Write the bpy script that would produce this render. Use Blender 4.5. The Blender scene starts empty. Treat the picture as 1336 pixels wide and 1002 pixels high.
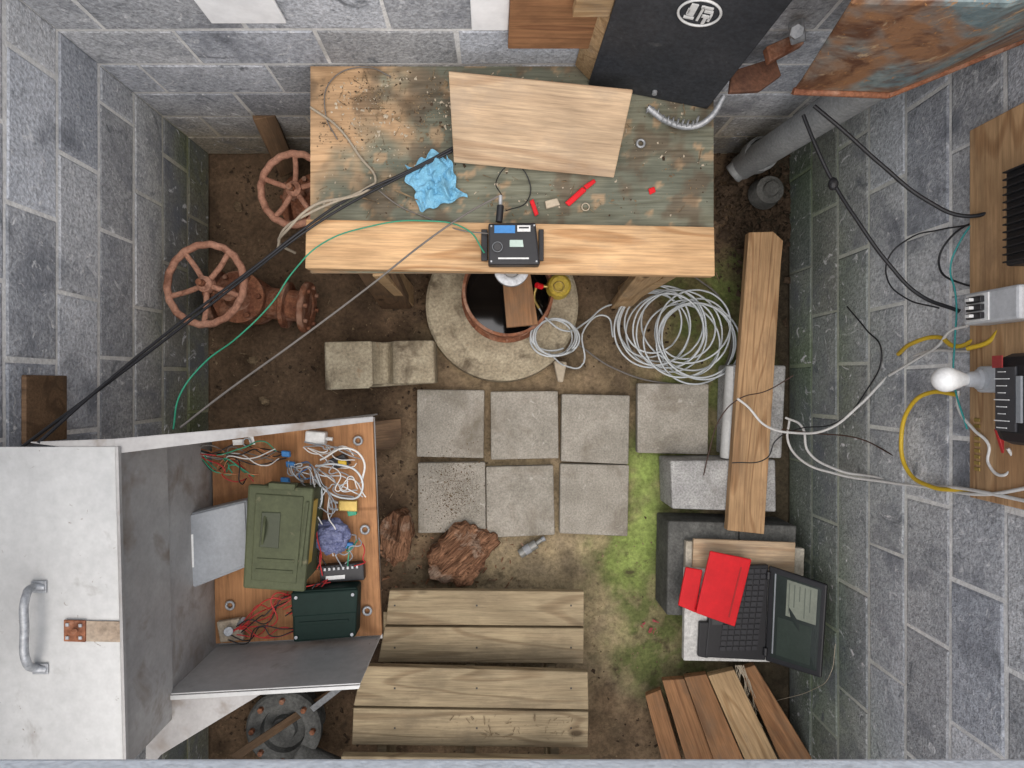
import bpy, bmesh, math, random
from mathutils import Vector, Matrix, noise
random.seed(7)
C=2.9; F=830.0
# S(): plan position measured on the photo -> metres, for a point at true height z above the vault floor
def S(px,py,z): return Vector(((px-640)*(C-z)/F,(501-py)*(C-z)/F,z))
scene=bpy.context.scene
col=scene.collection
# ------------------------------------------------------------------ materials
def base(name,rough=.7,metal=0,spec=.3):
    m=bpy.data.materials.new(name); m.use_nodes=True
    n=m.node_tree.nodes; l=m.node_tree.links; b=n['Principled BSDF']
    b.inputs['Roughness'].default_value=rough; b.inputs['Metallic'].default_value=metal
    b.inputs['Specular IOR Level'].default_value=spec
    tc=n.new('ShaderNodeTexCoord'); oi=n.new('ShaderNodeObjectInfo')
    mu=n.new('ShaderNodeMath'); mu.operation='MULTIPLY'; mu.inputs[1].default_value=9.0
    l.new(oi.outputs['Random'],mu.inputs[0])
    ad=n.new('ShaderNodeVectorMath'); ad.operation='ADD'
    l.new(tc.outputs['Object'],ad.inputs[0]); l.new(mu.outputs[0],ad.inputs[1])
    return m,n,l,b,ad.outputs[0]
def nz(n,l,vec,scale,detail=5,st=(1,1,1),rough=.6,dist=0):
    mp=n.new('ShaderNodeMapping'); mp.inputs['Scale'].default_value=st; l.new(vec,mp.inputs[0])
    t=n.new('ShaderNodeTexNoise'); t.inputs['Scale'].default_value=scale; t.inputs['Detail'].default_value=detail
    t.inputs['Roughness'].default_value=rough; t.inputs['Distortion'].default_value=dist
    l.new(mp.outputs[0],t.inputs['Vector']); return t.outputs['Fac']
def ramp(n,l,fac,stops):
    r=n.new('ShaderNodeValToRGB'); e=r.color_ramp.elements
    while len(e)<len(stops): e.new(.5)
    for i,(p,c) in enumerate(stops):
        e[i].position=p; e[i].color=(c[0],c[1],c[2],1) if hasattr(c,'__len__') else (c,c,c,1)
    l.new(fac,r.inputs[0]); return r.outputs[0]
def mix(n,l,fac,a,b,mode='MIX'):
    m=n.new('ShaderNodeMixRGB'); m.blend_type=mode
    for i,v in ((0,fac),(1,a),(2,b)):
        if isinstance(v,(int,float)): m.inputs[i].default_value=v
        elif isinstance(v,tuple): m.inputs[i].default_value=(*v[:3],1)
        else: l.new(v,m.inputs[i])
    return m.outputs[0]
def bumpn(n,l,b,h,strength,dist=.004):
    bp=n.new('ShaderNodeBump'); bp.inputs['Strength'].default_value=strength; bp.inputs['Distance'].default_value=dist
    l.new(h,bp.inputs['Height']); l.new(bp.outputs[0],b.inputs['Normal'])
def M(name,c1,c2=None,s=8,rough=.7,metal=0,bump=.3,bs=70,st=(1,1,1),stain=None,attr=False,spec=.3,fine=.3,dist=.004,fd=2):
    m,n,l,b,v=base(name,rough,metal,spec)
    c2=c2 or tuple(x*.75 for x in c1)
    c=ramp(n,l,nz(n,l,v,s,3,st),[(.35,c1),(.65,c2)])
    if attr:
        a=n.new('ShaderNodeAttribute'); a.attribute_name='Col'
        c=mix(n,l,1.0,c,a.outputs['Color'],'MULTIPLY')
    f=nz(n,l,v,bs,fd,st,.7)
    if fine>0: c=mix(n,l,1.0,c,ramp(n,l,f,[(.25,1-fine),(.75,1+fine)]),'MULTIPLY')
    if stain:
        for i,(sc,s_,r_) in enumerate(stain if isinstance(stain,list) else [stain]):
            c=mix(n,l,ramp(n,l,nz(n,l,v,s_,4,(1,1,1),.65,.4+i),[(r_[0],0.0),(r_[1],1.0 if len(r_)<3 else r_[2])]),c,sc)
    l.new(c,b.inputs['Base Color'])
    if bump>0: bumpn(n,l,b,f,bump,dist)
    return m
def WOOD(name,lt,dk,rings=22,wear=None,wr=(.5,.7),rough=.75,knots=True,attr=False,rs=(.7,6,6)):
    m,n,l,b,v=base(name,rough,0,.2)
    r=nz(n,l,v,1.0,2,rs,.45,.3)
    mm=n.new('ShaderNodeMath'); mm.operation='MULTIPLY'; mm.inputs[1].default_value=rings*2; l.new(r,mm.inputs[0])
    si=n.new('ShaderNodeMath'); si.operation='SINE'; l.new(mm.outputs[0],si.inputs[0])
    mr=n.new('ShaderNodeMapRange'); mr.inputs['From Min'].default_value=-1; l.new(si.outputs[0],mr.inputs['Value'])
    c=ramp(n,l,mr.outputs[0],[(.0,tuple(a*.8+d*.2 for a,d in zip(lt,dk))),(.45,lt),(.85,lt),(1.0,tuple(a*.3+d*.7 for a,d in zip(lt,dk)))])
    g=nz(n,l,v,3,4,(2,45,45),.7)
    c=mix(n,l,1.0,c,ramp(n,l,g,[(.3,.66),(.6,1.1)]),'MULTIPLY')
    big=nz(n,l,v,3,3,(1,2,2))
    c=mix(n,l,1.0,c,ramp(n,l,big,[(.3,.70),(.7,1.12)]),'MULTIPLY')
    if knots:
        mp=n.new('ShaderNodeMapping'); mp.inputs['Scale'].default_value=(3.2,7,.01); l.new(v,mp.inputs[0])
        vo=n.new('ShaderNodeTexVoronoi'); vo.inputs['Scale'].default_value=1.0; l.new(mp.outputs[0],vo.inputs['Vector'])
        c=mix(n,l,ramp(n,l,vo.outputs['Distance'],[(.06,1.0),(.12,0.0)]),c,tuple(x*.4 for x in dk))
    if wear: c=mix(n,l,ramp(n,l,nz(n,l,v,5,5,(.8,1.5,1.5),.7),[(wr[0],0.0),(wr[1],.85)]),c,wear)
    if attr:
        a=n.new('ShaderNodeAttribute'); a.attribute_name='Col'; c=mix(n,l,1.0,c,a.outputs['Color'],'MULTIPLY')
    l.new(c,b.inputs['Base Color']); bumpn(n,l,b,g,.4,.002); return m
block_m=M('block_masonry',(1,1,1),(.80,.81,.82),s=5,rough=.95,bump=.8,bs=95,attr=True,fine=.42,
   stain=[((.15,.16,.18),3.6,(.52,.70,.85)),((.10,.11,.12),9,(.60,.74,.8)),((.70,.70,.70),12,(.60,.72))],spec=.1,dist=.005)
mortar_m=M('mortar',(.74,.73,.70),(.60,.595,.58),s=10,rough=.95,bump=.6,bs=80,attr=True,fine=.2,stain=((.30,.30,.28),3,(.58,.78)),spec=.1)
floor_m=M('floor_dirt',(1,1,1),(.66,.66,.66),s=5,rough=.9,bump=.9,bs=60,attr=True,fine=.45,stain=((.06,.043,.028),11,(.58,.72,.85)),spec=.2,dist=.008,fd=4)
paver_m=M('paver_concrete',(.37,.34,.29),(.27,.25,.21),s=6,rough=.92,bump=.6,bs=130,fine=.3,stain=[((.17,.145,.11),5,(.52,.72,.8)),((.44,.41,.36),20,(.64,.72))],spec=.12)
conc_m=M('concrete',(.40,.395,.38),(.29,.285,.275),s=12,rough=.95,bump=.8,bs=120,fine=.4,stain=((.16,.15,.13),5,(.55,.75)),spec=.1)
conct_m=M('concrete_tan',(.44,.38,.27),(.31,.26,.18),s=9,rough=.95,bump=.8,bs=90,fine=.35,stain=[((.14,.11,.075),7,(.54,.7)),((.30,.15,.07),4,(.62,.74))],spec=.1)
concd_m=M('concrete_dark',(.14,.14,.13),(.08,.08,.075),s=9,rough=.95,bump=.7,bs=90,spec=.1)
rust_m=M('rust',(.28,.12,.065),(.15,.06,.035),s=18,rough=.9,bump=.7,bs=90,fine=.4,stain=((.38,.22,.15),9,(.50,.66)),spec=.15)
wheel_m=M('rusty_pink_paint',(.44,.235,.16),(.32,.155,.10),s=14,rough=.85,bump=.5,bs=80,fine=.3,stain=((.15,.065,.04),12,(.55,.68)),spec=.2)
tank_m=M('rusted_blue_paint',(.12,.17,.18),(.19,.215,.20),s=5,rough=.5,bump=.5,bs=40,fine=.35,stain=[((.25,.125,.06),2.2,(.43,.52)),((.10,.042,.022),6,(.46,.60)),((.42,.30,.18),10,(.60,.70)),((.36,.18,.07),18,(.60,.68))],spec=.35)
rusto_m=M('orange_rust',(.36,.19,.09),(.20,.085,.04),s=6,rough=.85,bump=.6,bs=60,fine=.4,stain=((.44,.32,.2),9,(.58,.7)))
alu_m=M('aluminium_sheet',(.50,.50,.485),(.41,.41,.40),s=3,rough=.55,metal=.25,bump=.08,bs=40,fine=.08,stain=[((.32,.305,.285),9,(.60,.76)),((.22,.19,.16),30,(.68,.74))])
alud_m=M('aluminium_dull',(.38,.37,.355),(.29,.28,.27),s=5,rough=.6,metal=.3,bump=.1,bs=40,fine=.12,stain=((.20,.165,.135),7,(.54,.72)))
galv_m=M('galvanised',(.38,.39,.40),(.29,.30,.31),s=15,rough=.5,metal=.4,bump=.1)
pine=WOOD('pine_plank',(.58,.37,.195),(.37,.19,.08),22,wear=(.38,.27,.17),wr=(.56,.8))
pine_o=WOOD('orange_stained_plank',(.50,.315,.165),(.30,.16,.075),24,wear=(.24,.15,.085),wr=(.52,.76))
pine_b=WOOD('pine_plank_tan',(.43,.29,.155),(.27,.16,.075),24,wear=(.22,.17,.12),wr=(.55,.75))
pine_g=WOOD('weathered_plank',(.38,.30,.185),(.22,.155,.09),22,wear=(.18,.14,.09),wr=(.48,.75))
plyw=WOOD('plywood_board',(.50,.365,.235),(.34,.22,.13),14,knots=False,wear=(.33,.26,.19),wr=(.50,.75),rs=(.9,5,5))
plybk=WOOD('plywood_backplate',(.40,.20,.09),(.22,.10,.04),20,knots=False,wear=(.17,.08,.04),wr=(.50,.68),rs=(3,.8,1))
osb=WOOD('brown_panel',(.36,.18,.085),(.20,.09,.045),20,knots=False,wear=(.18,.09,.045))
redw=WOOD('redwood_plank',(.33,.17,.08),(.18,.085,.04),22,wear=(.18,.12,.075),wr=(.48,.72))
oldw=WOOD('old_brown_wood',(.18,.11,.062),(.10,.06,.035),22,wear=(.08,.055,.035))
bench_m=WOOD('bench_painted_plywood',(1,.98,.95),(.72,.68,.62),18,knots=False,attr=True,rs=(1.2,6,6))
rot_m=M('rotten_wood',(.29,.155,.09),(.13,.065,.038),s=7,rough=.95,bump=1,bs=26,st=(.5,4.5,4.5),fine=.65,stain=[((.42,.31,.23),8,(.54,.68)),((.07,.04,.025),10,(.58,.68))],spec=.1,dist=.012)
def plain(name,c,rough=.45,metal=0,spec=.35,fine=.1,bump=.05): return M(name,c,tuple(x*.85 for x in c),s=12,rough=rough,metal=metal,bump=bump,bs=90,fine=fine,spec=spec)
black=plain('black_plastic',(.016,.016,.018)); blackp=M('black_painted_panel',(.030,.033,.038),(.045,.047,.052),s=4,rough=.6,bump=.15,fine=.3,stain=((.09,.09,.09),18,(.66,.75)),spec=.2)
white=plain('white_plastic',(.66,.66,.64)); paperw=plain('white_label',(.70,.70,.68),.8)
grey=plain('grey_plastic',(.27,.285,.30)); red=plain('red_cover',(.62,.012,.018),.55,fine=.05,spec=.25)
blue=plain('blue_plastic',(.04,.20,.48)); green=M('olive_steel',(.066,.074,.038),(.052,.058,.030),s=7,rough=.6,bump=.1,fine=.15,stain=((.13,.12,.07),14,(.63,.72)),spec=.2)
dgreen=plain('dark_green_plastic',(.008,.020,.016),.6,0,.15); yel=plain('yellow_cable',(.60,.40,.03)); gwire=plain('green_wire',(.03,.26,.15)); rwire=plain('red_wire',(.42,.03,.03))
brass=plain('brass',(.40,.29,.09),.4,.6); bulb_m=plain('bulb_glass',(.80,.80,.78),.2); tubem=plain('clear_tubing',(.50,.53,.54),.25,0,.6,.05)
cwire=plain('white_cable',(.64,.63,.60)); rope=plain('cotton_rope',(.34,.29,.22),.9); gcord=plain('grey_cord',(.16,.145,.13),.8)
cloth=M('blue_cloth',(.20,.43,.58),(.14,.36,.51),s=20,rough=.9,bump=.3,bs=200,fine=.1); foil=M('blue_bag',(.075,.085,.17),(.15,.165,.27),s=30,rough=.35,bump=.8,bs=50,st=(1,3,1))
water=plain('dark_water',(.012,.010,.009),.08,0,.6,0,0); screen_m=plain('screen',(.022,.030,.025),.2,0,.5); lcd=plain('lcd',(.42,.52,.46)); win_m=plain('screen_window',(.22,.24,.19),.3)
debris_m=M('debris_chips',(.26,.19,.11),(.11,.075,.045),s=30,rough=.95,bump=.3); soilm=M('soil_clods',(.08,.056,.038),(.045,.032,.022),s=30,rough=1,bump=.6,spec=.05)
dustm=M('brown_dirt',(.15,.105,.065),(.09,.06,.038),s=40,rough=1,bump=.3,spec=.05)
chipw=plain('pale_chips',(.46,.39,.29),.9)
# ------------------------------------------------------------------ geometry helpers
def link(me,name,mat,mw=None,smooth=False):
    if not isinstance(mat,(list,tuple)): mat=[mat]
    for m in mat: me.materials.append(m)
    o=bpy.data.objects.new(name,me); col.objects.link(o)
    if mw is not None: o.matrix_world=mw
    if smooth:
        for p in me.polygons: p.use_smooth=True
    return o
def bev(o,w,seg=2):
    if w>0:
        b=o.modifiers.new('bevel','BEVEL'); b.width=w; b.segments=seg; b.limit_method='ANGLE'
    return o
def slab(name,pts,th,mat,bevel=.003,grain=None,rough=0):
    pts=[Vector(p) for p in pts]; c=sum(pts,Vector())/len(pts)
    n=Vector()
    for i in range(len(pts)): n+=(pts[i]-c).cross(pts[(i+1)%len(pts)]-c)
    n.normalize()
    if n.z<0: pts.reverse(); n=-n
    e=[(pts[(i+1)%len(pts)]-pts[i]) for i in range(len(pts))]
    x=(grain or max(e,key=lambda q:q.length)); x=(x-n*x.dot(n)).normalized(); y=n.cross(x)
    mw=Matrix((x,y,n)).transposed().to_4x4(); mw.translation=c; inv=mw.inverted()
    bm=bmesh.new(); loc=[inv@p for p in pts]
    t=[bm.verts.new(p) for p in loc]; b=[bm.verts.new(p-Vector((0,0,th))) for p in loc]
    bm.faces.new(t); bm.faces.new(b[::-1])
    for i in range(len(t)):
        j=(i+1)%len(t); bm.faces.new((t[i],b[i],b[j],t[j]))
    bmesh.ops.recalc_face_normals(bm,faces=bm.faces)
    me=bpy.data.meshes.new(name); bm.to_mesh(me); bm.free()
    return bev(link(me,name,mat,mw),bevel)
def SL(name,pp,z,th,mat,bevel=.003,grain=None):
    return slab(name,[S(p[0],p[1],p[2] if len(p)>2 else z) for p in pp],th,mat,bevel,grain)
def box(name,c,s,mat,rz=0,bevel=.003,rx=0,ry=0):
    bm=bmesh.new(); bmesh.ops.create_cube(bm,size=1); bmesh.ops.scale(bm,vec=s,verts=bm.verts)
    me=bpy.data.meshes.new(name); bm.to_mesh(me); bm.free()
    mw=Matrix.Translation(c)@Matrix.Rotation(rz,4,'Z')@Matrix.Rotation(ry,4,'Y')@Matrix.Rotation(rx,4,'X')
    return bev(link(me,name,mat,mw),bevel)
def boxes(name,lst,mat,bevel=0,mw=None):
    bm=bmesh.new()
    for c,s in lst:
        r=bmesh.ops.create_cube(bm,size=1)['verts']; bmesh.ops.scale(bm,vec=s,verts=r); bmesh.ops.translate(bm,vec=c,verts=r)
    me=bpy.data.meshes.new(name); bm.to_mesh(me); bm.free()
    return bev(link(me,name,mat,mw),bevel)
def frame(p,d):
    d=Vector(d).normalized(); q=d.to_track_quat('Z','Y'); m=q.to_matrix().to_4x4(); m.translation=p; return m
def lathe(name,prof,p,d,mat,seg=40,smooth=True,closed=False):
    bm=bmesh.new(); rows=[]
    for r,z in prof:
        rows.append([bm.verts.new((r*math.cos(2*math.pi*i/seg),r*math.sin(2*math.pi*i/seg),z)) for i in range(seg)] if r>1e-6 else [bm.verts.new((0,0,z))])
    for a,b in zip(rows,rows[1:]):
        for i in range(seg):
            j=(i+1)%seg
            if len(a)==1 and len(b)==1: continue
            if len(a)==1: bm.faces.new((a[0],b[j],b[i]))
            elif len(b)==1: bm.faces.new((a[i],a[j],b[0]))
            else: bm.faces.new((a[i],a[j],b[j],b[i]))
    bmesh.ops.recalc_face_normals(bm,faces=bm.faces)
    me=bpy.data.meshes.new(name); bm.to_mesh(me); bm.free()
    o=link(me,name,mat,frame(p,d),False)
    if smooth:
        for q in me.polygons: q.use_smooth=True
        e=o.modifiers.new('es','EDGE_SPLIT'); e.split_angle=math.radians(35)
    return o
def cyl(name,a,b,r,mat,r2=None,seg=24):
    a=Vector(a); b=Vector(b); L=(b-a).length; r2=r if r2 is None else r2; k=min(r,r2,L)*.1
    return lathe(name,[(0,0),(r-k,0),(r,k),(r2,L-k),(r2-k,L),(0,L)],a,b-a,mat,seg)
def torus(name,c,R,r,d,mat,seg=48,ms=12,lump=0):
    bm=bmesh.new(); rows=[]
    for i in range(seg):
        a=2*math.pi*i/seg; Rr=R+lump*math.cos(a*18)
        rows.append([bm.verts.new(((Rr+r*math.cos(b))*math.cos(a),(Rr+r*math.cos(b))*math.sin(a),r*math.sin(b))) for b in [2*math.pi*j/ms for j in range(ms)]])
    for i in range(seg):
        for j in range(ms):
            bm.faces.new((rows[i][j],rows[(i+1)%seg][j],rows[(i+1)%seg][(j+1)%ms],rows[i][(j+1)%ms]))
    bmesh.ops.recalc_face_normals(bm,faces=bm.faces)
    me=bpy.data.meshes.new(name); bm.to_mesh(me); bm.free(); return link(me,name,mat,frame(c,d),True)
def tube(name,pts,r,mat,cyc=False):
    cu=bpy.data.curves.new(name,'CURVE'); cu.dimensions='3D'; cu.bevel_depth=r; cu.bevel_resolution=3; cu.resolution_u=8; cu.use_fill_caps=True
    s=cu.splines.new('BEZIER'); s.bezier_points.add(len(pts)-1); s.use_cyclic_u=cyc
    for b,p in zip(s.bezier_points,pts):
        b.co=Vector(p); b.handle_left_type='AUTO'; b.handle_right_type='AUTO'
    cu.materials.append(mat); o=bpy.data.objects.new(name,cu); col.objects.link(o); return o
def T(name,pp,r,mat): return tube(name,[S(*p) for p in pp],r,mat)
def lump(name,c,dims,mat,seed=0,amp=.25,rz=0,sub=4,freq=2.0,flat=True,smooth=False):
    bm=bmesh.new(); bmesh.ops.create_icosphere(bm,subdivisions=sub,radius=1)
    for v in bm.verts:
        d=noise.noise(v.co*freq+Vector((seed*7.1,seed*3.3,seed)))*amp+noise.noise(v.co*freq*3.2+Vector((seed,9,4)))*amp*.5
        v.co*=1+d
        if flat and v.co.z<-.5: v.co.z=-.5
        v.co=Vector((v.co.x*dims[0],v.co.y*dims[1],v.co.z*dims[2]))
    me=bpy.data.meshes.new(name); bm.to_mesh(me); bm.free()
    return link(me,name,mat,Matrix.Translation(c)@Matrix.Rotation(rz,4,'Z'),smooth)
def chunk(name,pp,z0,z1,mat,seed=0,amp=.008,rz=0,slope=0):
    # split / rotten timber: outline measured in plan, ragged fibrous top along its length
    pts=[S(x,y,z1) for x,y in pp]; c=sum(pts,Vector())/len(pts); c.z=0
    bm=bmesh.new(); vs=[bm.verts.new(Vector((p.x-c.x,p.y-c.y,z1))) for p in pts]
    f=bm.faces.new(vs)
    r=bmesh.ops.extrude_face_region(bm,geom=[f]); 
    for v in [g for g in r['geom'] if isinstance(g,bmesh.types.BMVert)]: v.co.z=z0
    bmesh.ops.triangulate(bm,faces=bm.faces)
    bmesh.ops.subdivide_edges(bm,edges=bm.edges,cuts=14,use_grid_fill=True)
    bmesh.ops.triangulate(bm,faces=bm.faces); bmesh.ops.subdivide_edges(bm,edges=bm.edges,cuts=1,use_grid_fill=True)
    ca,sa=math.cos(rz),math.sin(rz)
    for v in bm.verts:
        x=v.co.x*ca+v.co.y*sa; y=-v.co.x*sa+v.co.y*ca
        q=Vector((x*9,y*42,v.co.z*20+seed)); h=noise.noise(q)+.6*noise.noise(q*2.3)
        big=noise.noise(Vector((x*11,y*17,seed+3)))
        k=sst(z0,z1,v.co.z); rr_=min(1,math.hypot(v.co.x,v.co.y)/.16)
        v.co.z+=k*(h*amp*1.2+big*amp*3.2+slope*x-rr_*rr_*amp*3.0)
        e1=noise.noise(Vector((v.co.x*28,v.co.y*28,v.co.z*14+seed)))
        v.co.x*=1+.16*e1; v.co.y*=1+.16*e1; v.co.x+=h*amp*.6; v.co.y+=noise.noise(q+Vector((5,5,5)))*amp*.8
    bmesh.ops.recalc_face_normals(bm,faces=bm.faces)
    me=bpy.data.meshes.new(name); bm.to_mesh(me); bm.free()
    me.transform(Matrix.Rotation(-rz,4,'Z'))
    return link(me,name,mat,Matrix.Translation(c)@Matrix.Rotation(rz,4,'Z'))
def hull(name,pts,mat,bevel=.004):
    bm=bmesh.new(); c=sum([Vector(p) for p in pts],Vector())/len(pts)
    for p in pts: bm.verts.new(Vector(p)-c)
    bmesh.ops.convex_hull(bm,input=bm.verts); bmesh.ops.dissolve_limit(bm,angle_limit=.02,verts=bm.verts,edges=bm.edges)
    me=bpy.data.meshes.new(name); bm.to_mesh(me); bm.free(); return bev(link(me,name,mat,Matrix.Translation(c)),bevel)
def group(name,parts):
    parts=[p for p in parts if p]; bpy.context.view_layer.update()
    c=sum([p.matrix_world.translation for p in parts],Vector())/len(parts)
    e=bpy.data.objects.new(name,None); e.empty_display_size=.1; col.objects.link(e); e.location=c
    for p in parts:
        p.parent=e; p.matrix_parent_inverse=Matrix.Translation(-c)
    return e
def grid(name,x0,x1,y0,y1,nx,ny,hf,cf,mat,smooth=True):
    vs=[];fs=[];cs=[]
    for j in range(ny+1):
        for i in range(nx+1):
            x=x0+(x1-x0)*i/nx; y=y0+(y1-y0)*j/ny
            vs.append((x,y,hf(x,y))); cs.append(cf(x,y))
    for j in range(ny):
        for i in range(nx):
            a=j*(nx+1)+i; fs.append((a,a+1,a+nx+2,a+nx+1))
    me=bpy.data.meshes.new(name); me.from_pydata(vs,[],fs)
    at=me.attributes.new('Col','FLOAT_COLOR','POINT')
    for i,c in enumerate(cs): at.data[i].color=(*c,1)
    return link(me,name,mat,None,smooth)
def chips(name,n,place,size,mat,flat=.35,clump=None,kk=(.2,1)):
    vs=[];fs=[]
    for _ in range(n):
        p=place()
        if p is None: continue
        if clump and fbm(p.x,p.y,clump,17)+random.uniform(-.12,.12)<.02: continue
        s=size*math.exp(random.gauss(-.15,.45)); a=random.uniform(0,6.28); k=random.uniform(*kk)
        R=Matrix.Rotation(a,3,'Z')@Matrix.Rotation(random.uniform(-.5,.5),3,'X'); b=len(vs)
        for q in ((-1,-k*.6,0),(1,-k,.1),(.8,k,0),(-.7,k*.8,.15),(0.1,0,flat)):
            v=R@(Vector(q)*s); vs.append(tuple(Vector(p)+v+Vector((0,0,s*.25))))
        fs+=[(b,b+1,b+4),(b+1,b+2,b+4),(b+2,b+3,b+4),(b+3,b,b+4),(b+3,b+2,b+1,b)]
    me=bpy.data.meshes.new(name); me.from_pydata(vs,[],fs); return link(me,name,mat)
def fbm(x,y,s,o=0): 
    return noise.fractal(Vector((x*s+o,y*s-o,o)),.8,2.1,4)
def lerp(a,b,t):
    t=max(0,min(1,t)); return tuple(p+(q-p)*t for p,q in zip(a,b))
def sst(e0,e1,x):
    t=max(0,min(1,(x-e0)/(e1-e0))); return t*t*(3-2*t)
# ------------------------------------------------------------------ setting
XL,XR,YT,YB,ZT=-1.286,1.363,1.05,-2.1,2.3
def block_wall(name,origin,u,length,normal,seed,side):
    rnd=random.Random(seed); origin=Vector(origin); u=Vector(u); n=Vector(normal)
    vs=[];fs=[];cs=[];mi=[]
    def quad(a,b,c,d,colr,m):
        k=len(vs)
        for p,cc in zip((a,b,c,d),colr): vs.append(p); cs.append(cc)
        fs.append((k,k+1,k+2,k+3)); mi.append(m)
    def P(s,z,o): return tuple(origin+u*s+Vector((0,0,z))+n*o)
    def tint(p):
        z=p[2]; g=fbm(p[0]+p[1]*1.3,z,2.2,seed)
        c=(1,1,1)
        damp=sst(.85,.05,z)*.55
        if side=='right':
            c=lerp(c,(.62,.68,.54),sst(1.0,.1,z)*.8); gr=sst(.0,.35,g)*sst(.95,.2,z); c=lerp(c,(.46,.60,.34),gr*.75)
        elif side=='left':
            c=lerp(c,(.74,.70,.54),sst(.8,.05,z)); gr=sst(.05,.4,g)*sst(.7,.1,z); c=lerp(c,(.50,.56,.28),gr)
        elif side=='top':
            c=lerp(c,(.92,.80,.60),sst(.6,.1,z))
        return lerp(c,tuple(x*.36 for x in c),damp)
    bh=.203; BL=.42; m=.0065
    N=24; K=14
    for i in range(N):
        for k in range(K):
            a,b=length*i/N,length*(i+1)/N; z0,z1=ZT*k/K,ZT*(k+1)/K
            q=[P(a,z0,0),P(b,z0,0),P(b,z1,0),P(a,z1,0)]
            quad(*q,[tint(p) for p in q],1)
    for k in range(int(ZT/bh)+1):
        z0=k*bh+m; z1=min((k+1)*bh-m,ZT-.002)
        if z1-z0<.02: continue
        s=-(BL/2 if k%2 else 0)-seed*.07%BL+rnd.uniform(-.02,.02)
        while s<length:
            a,b=max(s+m,.002),min(s+BL-m,length-.002); s+=BL
            if b-a<.03: continue
            v=rnd.uniform(.76,1.18); t=rnd.uniform(-.015,.015)
            g=(.475*v+t*.5,.485*v,.505*v-t)
            j=lambda: rnd.uniform(-.003,.003)
            o=[(a+j(),z0+j()),(b+j(),z0+j()),(b+j(),z1+j()),(a+j(),z1+j())]; pr=rnd.uniform(.002,.0045); q=.006
            inn=[(o[0][0]+q,o[0][1]+q),(o[1][0]-q,o[1][1]+q),(o[2][0]-q,o[2][1]-q),(o[3][0]+q,o[3][1]-q)]
            O=[P(x,z,.0005) for x,z in o]; I=[P(x,z,pr) for x,z in inn]
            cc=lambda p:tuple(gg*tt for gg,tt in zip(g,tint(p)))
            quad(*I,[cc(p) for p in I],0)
            for e in range(4):
                f=(e+1)%4; L=[O[e],O[f],I[f],I[e]]; quad(*L,[cc(p) for p in L],0)
    B=[(0,0),(length,0),(length,ZT),(0,ZT)]
    bk=[P(x,z,-.2) for x,z in B]; fr=[P(x,z,-.001) for x,z in B]
    one=[(1,1,1)]*4
    quad(*bk,one,1); quad(fr[3],fr[2],bk[2],bk[3],one,1)
    me=bpy.data.meshes.new(name); me.from_pydata(vs,[],fs)
    at=me.attributes.new('Col','FLOAT_COLOR','POINT')
    for i,c in enumerate(cs): at.data[i].color=(*c,1)
    o=link(me,name,[block_m,mortar_m])
    for p,i in zip(me.polygons,mi): p.material_index=i
    return o
block_wall('concrete_block_wall',(XL,YB,0),(0,1,0),YT-YB,(1,0,0),2,'left')
block_wall('concrete_block_wall',(XL,YT,0),(1,0,0),XR-XL,(0,-1,0),1,'top')
block_wall('concrete_block_wall',(XR,YT,0),(0,-1,0),YT-YB,(-1,0,0),4,'right')
block_wall('concrete_block_wall',(XR,YB,0),(-1,0,0),XR-XL,(0,1,0),5,'top')
sunpatch_m=plain('sun_patch_white',(.95,.95,.94),.8,fine=.02,bump=.02)  # near-white panels stand in for sunlit patches on the wall, no real covers
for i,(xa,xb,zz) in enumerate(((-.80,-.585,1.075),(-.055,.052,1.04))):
    group('sun_patch_panel',[box('sun_patch',((xa+xb)/2,YT-.012,zz+.15),(xb-xa,.01,.30),sunpatch_m,bevel=.003)])
def seg_d(x,y,pts):
    best=1e9
    for (ax,ay),(bx,by) in zip(pts,pts[1:]):
        t=max(0,min(1,((x-ax)*(bx-ax)+(y-ay)*(by-ay))/((bx-ax)**2+(by-ay)**2)))
        best=min(best,math.hypot(x-ax-t*(bx-ax),y-ay-t*(by-ay)))
    return best
def floor_c(x,y):
    px,py=640+x*286.2,501-y*286.2
    w=fbm(x,y,3.5,3)*55; w2=fbm(x,y,9,8); w3=fbm(x,y,22,14)
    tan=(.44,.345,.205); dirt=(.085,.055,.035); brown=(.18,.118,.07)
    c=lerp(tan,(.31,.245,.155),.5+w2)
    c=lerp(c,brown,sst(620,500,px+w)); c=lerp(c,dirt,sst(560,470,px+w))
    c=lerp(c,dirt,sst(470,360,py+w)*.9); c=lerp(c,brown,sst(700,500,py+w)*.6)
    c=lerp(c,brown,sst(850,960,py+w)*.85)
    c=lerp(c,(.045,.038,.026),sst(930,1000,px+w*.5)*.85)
    c=lerp(c,tuple(q*.5 for q in c),sst(.1,.45,fbm(x,y,2.6,41))*.7)
    g=seg_d(px,py,[(930,390),(905,500),(862,600),(855,690),(815,750),(880,850)])+w*.8
    pat=.5+.5*sst(-.3,.2,w2+w3*.6)
    c=lerp(c,(.15,.19,.055),sst(95,15,g)*.85*pat)
    g=seg_d(px,py,[(836,602),(850,650),(842,700),(815,745)])+w*.3+w3*18
    c=lerp(c,(.29,.38,.10),sst(38,0,g)*.85)
    k=max(0,.10-abs(fbm(x,y,2.1,21)))/.10
    c=lerp(c,tuple(q*.6 for q in c),k*.4)
    return c
def floor_h(x,y): 
    px=640+x*286.2
    return .012*fbm(x,y,4,5)*(1+sst(560,450,px)*1.5)-.012
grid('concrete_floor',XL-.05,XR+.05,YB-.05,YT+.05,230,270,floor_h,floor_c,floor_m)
R=400; zG=ZT+.004
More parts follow.
